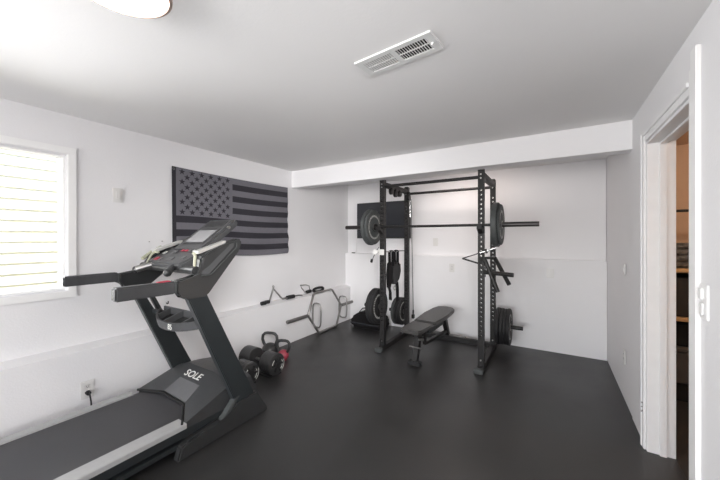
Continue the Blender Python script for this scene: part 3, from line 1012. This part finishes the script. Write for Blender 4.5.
att('rope_handle', 'coil of black rope on the ledge above the hex bar', [
    ('rope', MB().tube([(xl + 0.01, 3.72 + 0.12 * math.cos(k * math.pi / 9), LZ + 0.05 + 0.028 * math.sin(k * math.pi / 9)) for k in range(18)], 0.018, 8, closed=True), RUB),
    ('ferrule', MB().cyl((xl + 0.045, 3.66, LZ + 0.01), (xl + 0.045, 3.80, LZ + 0.01), 0.010), STEEL),
], (xl, 3.74, LZ))

# ================================================================== DUMBBELLS AND KETTLEBELLS


def dumbbell(label, x0, x1, y, r, loc_ang=0):
    t = thing('dumbbell', ((x0 + x1) / 2, y, 0), label, 'dumbbell', 'adjustable dumbbells on the floor')
    z = r + 0.012
    L = x1 - x0
    hl = L * 0.345
    for (a, b_, s_) in ((x0, x0 + hl, -1), (x1 - hl, x1, 1)):
        h = MB()
        n = 5
        prof = [(0, a), (r * 0.80, a), (r * 0.92, a + 0.008)]
        for k in range(n):
            u0 = a + 0.008 + (b_ - a - 0.016) * k / n
            u1 = a + 0.008 + (b_ - a - 0.016) * (k + 1) / n
            prof += [(r, u0 + 0.002), (r, u1 - 0.002), (r - 0.003, u1)]
        prof += [(r * 0.80, b_), (0, b_)]
        h.lathe(prof, (0, y, z), 'x', 36)
        hd = h.build('head', DBG, t)
        # selector dial: six-spoke star and pale marks
        d = MB()
        e = b_ if s_ > 0 else a
        d.lathe([(r * 0.30, 0), (r * 0.30, s_ * 0.012), (0, s_ * 0.014)], (e, y, z), 'x', 20)
        for k in range(6):
            an = k * math.pi / 3
            d.prism([(y + r * 0.2 * math.cos(an - 0.4), z + r * 0.2 * math.sin(an - 0.4)), (y + r * 0.7 * math.cos(an - 0.13), z + r * 0.7 * math.sin(an - 0.13)),
                     (y + r * 0.7 * math.cos(an + 0.13), z + r * 0.7 * math.sin(an + 0.13)), (y + r * 0.2 * math.cos(an + 0.4), z + r * 0.2 * math.sin(an + 0.4))],
                    'x', min(e, e + s_ * 0.007), max(e, e + s_ * 0.007))
        d.build('dial', RUB, hd)
        q = MB()
        for a0, a1, rr in ((-60, 40, 0.62), (120, 190, 0.62), (-50, 30, 0.84)):
            q.tube([(e + s_ * 0.004, y + r * rr * math.cos(R(w_)), z + r * rr * math.sin(R(w_))) for w_ in range(a0, a1, 10)], 0.0025, 6)
        q.build('weight_marks', LETTER, hd)
    MB().tube([(x0 + hl - .005, y, z), (x0 + L * 0.45, y, z), (x0 + L * 0.5, y, z), (x0 + L * 0.55, y, z), (x1 - hl + .005, y, z)], [0.014, 0.016, 0.018, 0.016, 0.014], 14).build('grip', STEEL, t)
    # cradle tray under the weights
    q = MB()
    q.box(x0 + 0.02, x1 - 0.02, y - r * 0.75, y + r * 0.75, 0.0, 0.012, 0.004)
    q.box(x0 + hl, x1 - hl, y - r * 0.85, y - r * 0.6, 0.0, 0.05, 0.006)
    q.box(x0 + hl, x1 - hl, y + r * 0.6, y + r * 0.85, 0.0, 0.05, 0.006)
    q.build('cradle', RUB, t)
    return t


dumbbell('black adjustable dumbbell nearest the kettlebells', -2.88, -2.40, 2.27, 0.109)
dumbbell('black adjustable dumbbell partly behind the treadmill upright', -2.96, -2.45, 1.985, 0.106)


def kettlebell(label, x, y, r, hh, bodym, band=None, rot=0.0, hm=IRON, hw=0.86):
    t = thing('kettlebell', (x, y, 0), label, 'kettlebell')
    prof = [(0, 0), (r * 0.62, 0), (r * 0.72, 0.006)]
    for k in range(1, 15):
        a = -math.pi / 2 + math.pi * (k + 1.5) / 17
        prof.append((r * math.cos(a), r * 0.93 + r * 0.95 * math.sin(a)))
    prof.append((0, r * 1.88))
    MB().lathe(prof, (x, y, 0), 'z', 32).build('body', bodym, t)
    p = []
    w_ = r * hw
    zb = r * 1.5
    for (u, v) in ((-0.62, 0), (-0.82, 0.22), (-0.98, 0.5), (-0.92, 0.8), (-0.65, 0.96), (-0.3, 1), (0, 1), (0.3, 1), (0.65, 0.96), (0.92, 0.8), (0.98, 0.5), (0.82, 0.22), (0.62, 0)):
        p.append((x + math.cos(rot) * u * w_, y + math.sin(rot) * u * w_, zb + v * (hh - zb)))
    MB().tube(p, 0.0165, 12).build('handle', hm, t)
    if band:
        MB().lathe([(r * 0.995 + .001, r * 0.55), (r * 1.01 + .002, r * 0.75), (r * 1.01 + .002, r * 1.05), (r * 0.985 + .001, r * 1.25)], (x, y, 0), 'z', 32).build('band', band, t)
    return t


kettlebell('black kettlebell by the wall behind the dumbbell', -2.84, 2.57, 0.095, 0.295, IRON, rot=0.35, hw=1.0)
kettlebell('smaller kettlebell with black handle and pink body on the floor', -2.66, 2.61, 0.064, 0.225, PINK, rot=0.35, hm=IRON, hw=1.22)

# ================================================================== TREADMILL
TX0, TX1 = -2.86, -2.0
tm = thing('treadmill', (-2.43, 0.7, 0), 'large black and grey treadmill with silver foot rails along the left wall', 'treadmill')
Y0 = -0.45
# deck
DT = 0.185
m = MB()
m.box(-2.80, -2.12, Y0, 1.45, 0.10, DT - 0.012, 0.006)
m.build('deck', TMB, tm)
MB().box(-2.80, -2.135, Y0 + 0.02, 1.42, DT - 0.012, DT + 0.001, 0.0).build('running_belt', BELT, tm)
for a, b_ in ((-2.145, -2.045), (-2.865, -2.79)):
    MB().prism([(a, DT - 0.02), (b_, DT - 0.02), (b_, DT + 0.010), (b_ - 0.01 if a > -2.5 else b_, DT + 0.014), (a if a > -2.5 else a + .01, DT + 0.014), (a, DT + 0.010)], 'y', Y0, 1.145, 0.002).build('foot_rail', RAIL, tm)
for a, b_ in ((-2.125, -2.055), (-2.855, -2.80)):
    q = MB()
    q.box(a, b_, Y0, 1.62, 0.105, DT - 0.02, 0.004)
    q.build('side_frame', TMU, tm)
    q = MB()
    q.box(a + 0.01, b_ + 0.006, Y0 + 0.1, 1.62, 0.055, 0.085, 0.004)
    q.build('lower_frame_tube', TMU, tm)
q = MB()
q.cyl((-2.86, Y0, 0.12), (-2.05, Y0, 0.12), 0.055, n=20)
q.build('rear_roller_cover', TMB, tm)
for x in (-2.80, -2.12):
    MB().lathe([(0, -0.02), (0.035, -0.02), (0.04, 0), (0.035, 0.02), (0, 0.02)], (x, Y0 + 0.1, 0.04), 'x', 20).build('wheel', RUB, tm)

# motor hood
A = (-2.845, 1.205, .20); B = (-2.62, 1.29, .205); C_ = (-2.30, 1.275, .205); D = (-2.055, 1.13, .195)
A2 = (-2.82, 1.50, .30); B2 = (-2.60, 1.48, .365); C2 = (-2.27, 1.48, .365); D2 = (-2.10, 1.52, .30)
A3 = (-2.82, 1.70, .28); B3 = (-2.60, 1.70, .345); C3 = (-2.27, 1.70, .345); D3 = (-2.10, 1.70, .29)
m = MB()
V = {k: m.b.verts.new(v) for k, v in dict(A=A, B=B, C=C_, D=D, A2=A2, B2=B2, C2=C2, D2=D2, A3=A3, B3=B3, C3=C3, D3=D3,
     a=(A[0], A[1], .10), b=(B[0], B[1], .10), c=(C_[0], C_[1], .10), d=(D[0], D[1], .10), a4=(-2.82, 1.80, .06), d4=(-2.10, 1.80, .06), b4=(-2.60, 1.83, .12), c4=(-2.27, 1.83, .12),
     dm=(-2.06, 1.62, .14), am=(-2.85, 1.62, .14)).items()}
for q in ('A B B2 A2', 'B C C2 B2', 'C D D2 C2', 'A2 B2 B3 A3', 'B2 C2 C3 B3', 'C2 D2 D3 C3', 'A3 B3 b4 a4', 'B3 C3 c4 b4', 'C3 D3 d4 c4',
          'a b B A', 'b c C B', 'c d D C', 'D dm D2', 'D2 dm D3', 'dm d4 D3', 'D d dm', 'A A2 am', 'A2 A3 am', 'am A3 a4', 'A am a'):
    m.b.faces.new([V[k] for k in q.split()])
hood = m.build('motor_cover', mat('hood_plastic', (0.038, 0.039, 0.041), 0.36, var=0.06, vscale=15, bump=0.15, bscale=350), tm, ang=20)
m = MB()


def onpanel(s_, t_, off=0.0):
    b0, c0_, b2, c2 = map(Vector, (B, C_, B2, C2))
    p = b0.lerp(c0_, s_).lerp(b2.lerp(c2, s_), t_)
    n = (c0_ - b0).cross(b2 - b0).normalized()
    return p + n * off


vs = [onpanel(0.0, 0.0, .003), onpanel(1.0, 0.0, .003), onpanel(0.98, 0.52, .003), onpanel(0.12, 0.52, .003)]
vt = [onpanel(0.0, 0.0, -.003), onpanel(1.0, 0.0, -.003), onpanel(0.98, 0.52, -.003), onpanel(0.12, 0.52, -.003)]
m.hexa(vt + vs)
m.build('grey_inset_panel', TMP, hood)
ux = (Vector(C2) - Vector(B2)).normalized()
nn = (Vector(C_) - Vector(B)).cross(Vector(B2) - Vector(B)).normalized()
uy = nn.cross(ux)
M4 = Matrix((ux, uy, nn)).transposed().to_4x4()
M4.translation = onpanel(0.46, 0.71, 0.002)
text_mesh('logo_text', 'SOLE', 0.072, M4 @ Matrix.Diagonal((1.3, 1, 1, 1)), LETTER, hood, 0.001, 0.25)
# strip under the hood lip
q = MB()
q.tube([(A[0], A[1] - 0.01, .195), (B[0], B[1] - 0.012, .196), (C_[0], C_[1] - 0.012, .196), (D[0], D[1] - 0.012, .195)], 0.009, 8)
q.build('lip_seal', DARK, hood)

# base brackets, uprights, handrails, wings: outlines in the Y-Z plane
brk = [(1.06, 0.0), (1.085, 0.082), (1.13, 0.10), (1.38, 0.112), (1.52, 0.20), (1.68, 0.20), (1.79, 0.02), (1.79, 0.0)]
upr = [(1.50, 0.16), (1.655, 0.20), (1.258, 1.04), (1.125, 1.04)]
wing = [(1.05, 1.075), (1.05, 1.145), (1.205, 1.163), (1.21, 1.28), (1.255, 1.312), (1.43, 1.385), (1.50, 1.415), (1.535, 1.40), (1.53, 1.35), (1.50, 1.31),
        (1.258, 1.05), (1.25, 1.01), (1.135, 1.01), (1.10, 1.045)]


def lean(o, sd):
    # the console arms lean inward above the handrails
    ob = o.parent.matrix_world.translation if False else Vector((-2.43, 0.7, 0))
    for v in o.data.vertices:
        p = v.co + ob
        t_ = min(1.0, max(0.0, (p.z - 1.13) / 0.17)) * (0.085 if sd > 0 else 0.12)
        k = (2.0 + t_) / 2.0 if sd > 0 else (2.86 - t_) / 2.86 + 0.06 * t_ / 0.12
        p.x -= sd * t_
        p.y *= k
        v.co = p - ob


for sd in (1, -1):
    if sd > 0:
        xo, xi = TX1, TX1 - 0.06
    else:
        xo, xi = TX0, TX0 + 0.06
    x0, x1 = min(xo, xi), max(xo, xi)
    MB().prism(brk, 'x', x0, x1, 0.010).build('base_bracket', TMB, tm)
    q = MB()
    q.hexa([(x0 + .008, 1.36, 0.10), (x1 - .004, 1.36, 0.10), (x1 - .004, 1.40, 0.10), (x0 + .008, 1.40, 0.10),
            (x0 + .008, 1.49, 0.235), (x1 - .004, 1.49, 0.235), (x1 - .004, 1.53, 0.235), (x0 + .008, 1.53, 0.235)], 0.004)
    q.build('incline_strut', RUBG, tm)
    u0, u1 = (x0 + 0.0, x1 - 0.005) if sd > 0 else (x0 + 0.005, x1)
    if sd > 0:
        MB().prism(upr, 'x', u0, u1, 0.006).build('upright', TMU, tm)
    else:
        MB().prism([(1.50, 0.16), (1.655, 0.20), (1.372, 0.80), (1.30, 0.815), (1.19, 1.04), (1.125, 1.04)], 'x', u0, u1, 0.005).build('upright', TMU, tm)
        MB().prism([(1.225, 1.04), (1.258, 1.04), (1.372, 0.80), (1.335, 0.80)], 'x', u0 + 0.01, u1 - 0.01, 0.003).build('upright_strut', TMU, tm)
    hr = MB().box(x0, x1, 0.735, 1.052, 1.068 if sd > 0 else 1.085, 1.146 if sd > 0 else 1.155, 0.009).build('handrail', GRIP, tm)
    MB().box(x0 - 0.003, x1 + 0.004, 1.045, 1.056, 1.075, 1.149, 0.004).build('joint_ring', RUBG, hr)
    wg = MB().prism(wing, 'x', x0 - 0.004, x1 + 0.006, 0.012, seg=3).build('console_arm', TMB, tm)
    kids = [wg]
    # recessed darker panel outlined by a paler bead on the outer face
    xf = x1 + 0.006 if sd > 0 else x0 - 0.004
    pa = [(1.215, 1.172), (1.22, 1.27), (1.26, 1.30), (1.43, 1.372), (1.46, 1.375), (1.46, 1.35), (1.27, 1.17)]
    kids.append(MB().prism(pa, 'x', xf - 0.004, xf + 0.004, 0.002).build('side_panel', TMG, wg))
    q = MB()
    q.tube([(xf + 0.004 * sd, y, z) for y, z in ((1.21, 1.162), (1.28, 1.166), (1.485, 1.345), (1.485, 1.38))], 0.005, 6)
    kids.append(q.build('bead', RUBG, wg))
    # silver strip along the top of the arm, pale edge down its near end
    xs = (x0 - 0.030, x1 - 0.03) if sd > 0 else (x0 + 0.03, x1 + 0.030)
    q = MB()
    q.hexa([(xs[0], 1.215, 1.302), (xs[1], 1.215, 1.302), (xs[1], 1.42, 1.375), (xs[0], 1.42, 1.375),
            (xs[0], 1.21, 1.324), (xs[1], 1.21, 1.324), (xs[1], 1.425, 1.398), (xs[0], 1.425, 1.398)], 0.004)
    kids.append(q.build('silver_strip', SILV, wg))
    q = MB()
    xe = (x0 - 0.012, x0 + 0.012) if sd > 0 else (x1 - 0.012, x1 + 0.012)
    q.tube([(sum(xe) / 2 - sd * 0.055, 1.225, 1.305), (sum(xe) / 2 - sd * 0.02, 1.215, 1.308), (sum(xe) / 2, 1.208, 1.285), (sum(xe) / 2, 1.205, 1.24), (sum(xe) / 2, 1.203, 1.165)], 0.010, 8)
    kids.append(q.build('pale_edge', LIME, wg))
    for k_ in kids:
        lean(k_, sd)
    # speed button pad on the handrail
    MB().box((x0 + x1) / 2 - 0.014, (x0 + x1) / 2 + 0.014, 0.955, 1.03, 1.143, 1.153, 0.003).build('button_pad', RED if sd > 0 else TMU, hr)

# console body: sloping slab between the arms, narrower reading panel on top
cs = MB()
XA, XB = -2.80, -2.06


def slab(m, pts, th, bev=0.01):
    """pts: four corner points near-left, near-right, far-right, far-left; thickness below"""
    p = [Vector(q) for q in pts]
    n = (p[1] - p[0]).cross(p[3] - p[0]).normalized()
    lo = [q - n * th for q in p]
    m.hexa([tuple(q) for q in lo] + [tuple(q) for q in p], bev)
    return n


slab(cs, [(-2.66, 1.17, 1.235), (-2.20, 1.17, 1.235), (-2.14, 1.38, 1.345), (-2.70, 1.38, 1.345)], 0.07, 0.014)
con = cs.build('console', TMG, tm)
cs = MB()
slab(cs, [(-2.56, 1.31, 1.325), (-2.19, 1.31, 1.325), (-2.20, 1.63, 1.575), (-2.545, 1.63, 1.575)], 0.06, 0.014)
top = cs.build('display_panel', TMG, tm)


def onslope(x, t_, off=0.0):
    a = Vector((x, 1.31, 1.325)).lerp(Vector((x, 1.63, 1.575)), t_)
    n = Vector((0, -0.25, 0.32)).normalized()
    return a + n * off


def patch(m, xa, xb, t0, t1, off, th):
    m.hexa([tuple(onslope(xa, t0, off - th)), tuple(onslope(xb, t0, off - th)), tuple(onslope(xb, t1, off - th)), tuple(onslope(xa, t1, off - th)),
            tuple(onslope(xa, t0, off)), tuple(onslope(xb, t0, off)), tuple(onslope(xb, t1, off)), tuple(onslope(xa, t1, off))])


m = MB(); patch(m, -2.515, -2.235, 0.18, 0.66, 0.003, 0.006); m.build('bezel', TMB, top)
m = MB(); patch(m, -2.49, -2.255, 0.23, 0.61, 0.005, 0.006); m.build('lcd_screen', SCRN, top)
m = MB(); patch(m, -2.49, -2.255, 0.74, 0.92, 0.003, 0.006); m.build('speaker_grille', TMB, top)
m = MB()
m.cyl((-2.2, 1.56, 1.50), (-2.185, 1.56, 1.50), 0.012)
m.build('tilt_knob', STEEL, top)


def onlow(x, t_, off=0.0):
    a = Vector((x, 1.17, 1.235)).lerp(Vector((x, 1.36, 1.345)), t_)
    n = Vector((0, -0.11, 0.19)).normalized()
    return a + n * off


for (x, t_, mt, sx) in ((-2.58, .16, RED, .022), (-2.52, .14, TMP, .018), (-2.40, .20, TMP, .035), (-2.36, .74, RED, .015), (-2.31, .74, TMP, .015), (-2.48, .62, TMP, .025),
                        (-2.41, .74, RED, .012), (-2.26, .30, TMP, .018), (-2.60, .52, SILV, .014), (-2.26, .74, SILV, .010)):
    a = onlow(x, t_)
    b2 = onlow(x, t_ + 0.12)
    q = MB()
    slab(q, [tuple(onlow(x - sx, t_, .004)), tuple(onlow(x + sx, t_, .004)), tuple(onlow(x + sx, t_ + .14, .004)), tuple(onlow(x - sx, t_ + .14, .004))], 0.006, 0)
    q.build('button', mt, con)
q = MB()
q.tube([tuple(onlow(-2.74, 0.1, .01)), tuple(onlow(-2.77, 0.5, .012)), tuple(onlow(-2.76, 0.9, .012))], 0.014, 8)
q.build('pale_edge', LIME, con)
# pulse grips pointing at the runner
for x, dx in ((-2.31, 0.09), (-2.60, -0.07)):
    q = MB()
    q.tube([(x, 1.20, 1.215), (x + dx * .55, 1.15, 1.197), (x + dx, 1.11, 1.18)], [0.020, 0.024, 0.026], 14)
    q.build('pulse_grip', GRIP if x > -2.5 else STEEL, con)
    MB().lathe([(0.027, 0), (0.022, 0.014), (0.010, 0.022), (0, 0.024)], (x + dx, 1.11, 1.18), Vector((dx * 6, -1, -0.4)), 16).build('grip_tip', TMB, con)
q = MB()
q.cyl((-2.80, 1.215, 1.195), (-2.06, 1.215, 1.195), 0.028)
q.build('crossbar', TMB, con)
# bottle tray between the uprights
tr = MB()


def tray_y(x):
    s_ = (x + 2.38) / 0.32
    return 1.295 - 0.125 * (1 - abs(s_) ** 2.4)


def tray_z(y):
    return 0.815 + (y - 1.175) * 0.30


n = 16
TB, TH_ = 1.335, 0.062
xs = [-2.70 + 0.64 * k / n for k in range(n + 1)]
for k in range(n):
    xa, xb = xs[k], xs[k + 1]
    ya, yb = tray_y(xa), tray_y(xb)
    za, zb = tray_z(ya), tray_z(yb)
    # front wall, floor and back wall of this slice
    tr.hexa([(xa, ya + .01, za - TH_), (xb, yb + .01, zb - TH_), (xb, yb + .022, zb - TH_), (xa, ya + .022, za - TH_),
             (xa, ya - .006, za), (xb, yb - .006, zb), (xb, yb + .010, zb), (xa, ya + .010, za)])
    zt = tray_z(TB)
    tr.hexa([(xa, ya + .012, za - TH_), (xb, yb + .012, zb - TH_), (xb, TB, zt - TH_), (xa, TB, zt - TH_),
             (xa, ya + .012, za - TH_ + .008), (xb, yb + .012, zb - TH_ + .008), (xb, TB, zt - TH_ + .008), (xa, TB, zt - TH_ + .008)])
tr.box(-2.70, -2.06, TB - 0.012, TB, tray_z(TB) - TH_, tray_z(TB))
for x in (-2.60, -2.42, -2.22):
    y0_ = tray_y(x) + 0.006
    za, zb = tray_z(y0_), tray_z(TB)
    tr.hexa([(x - .007, y0_, za - TH_), (x + .007, y0_, za - TH_), (x + .007, TB - .01, zb - TH_), (x - .007, TB - .01, zb - TH_),
             (x - .007, y0_, za - .004), (x + .007, y0_, za - .004), (x + .007, TB - .01, zb - .004), (x - .007, TB - .01, zb - .004)])
bmesh.ops.remove_doubles(tr.b, verts=tr.b.verts, dist=0.0002)
tray = tr.build('bottle_tray', TMG, tm)
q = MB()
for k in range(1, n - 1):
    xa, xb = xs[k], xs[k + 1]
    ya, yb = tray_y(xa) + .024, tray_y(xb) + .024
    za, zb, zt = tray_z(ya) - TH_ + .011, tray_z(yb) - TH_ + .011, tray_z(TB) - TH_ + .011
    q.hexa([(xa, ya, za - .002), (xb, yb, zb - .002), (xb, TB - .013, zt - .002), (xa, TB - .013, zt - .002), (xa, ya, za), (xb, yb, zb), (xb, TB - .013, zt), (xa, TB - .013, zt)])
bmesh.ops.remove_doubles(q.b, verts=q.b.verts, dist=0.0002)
q.build('tray_dark_floor', DARK, tray)  # dark sheet over the tray floor
M5 = Matrix.Translation((-2.30, tray_y(-2.30) - 0.009, 0.787)) @ Matrix.Rotation(R(90), 4, 'X')
text_mesh('model_number', '85', 0.055, M5, LETTER, tray, 0.001)
q = MB()
q.box(-2.81, -2.69, 1.28, 1.32, 0.80, 0.83, 0.003)
q.build('tray_bracket', TMU, tm)
# power cord with plug
q = MB()
q.cyl((XLL + 0.008, 0.925, 0.245), (XLL + 0.035, 0.925, 0.245), 0.016, n=14)
q.tube([(XLL + 0.035, 0.925, 0.245), (XLL + 0.055, 0.925, 0.235), (XLL + 0.06, 0.93, 0.19), (XLL + 0.06, 0.935, 0.10), (XLL + 0.07, 0.95, 0.012), (XLL + 0.08, 1.1, 0.010), (XLL + 0.12, 1.6, 0.010), (-2.75, 1.72, 0.03), (-2.7, 1.74, 0.10)], 0.0055, 8)
q.build('power_cord', RUB, tm)
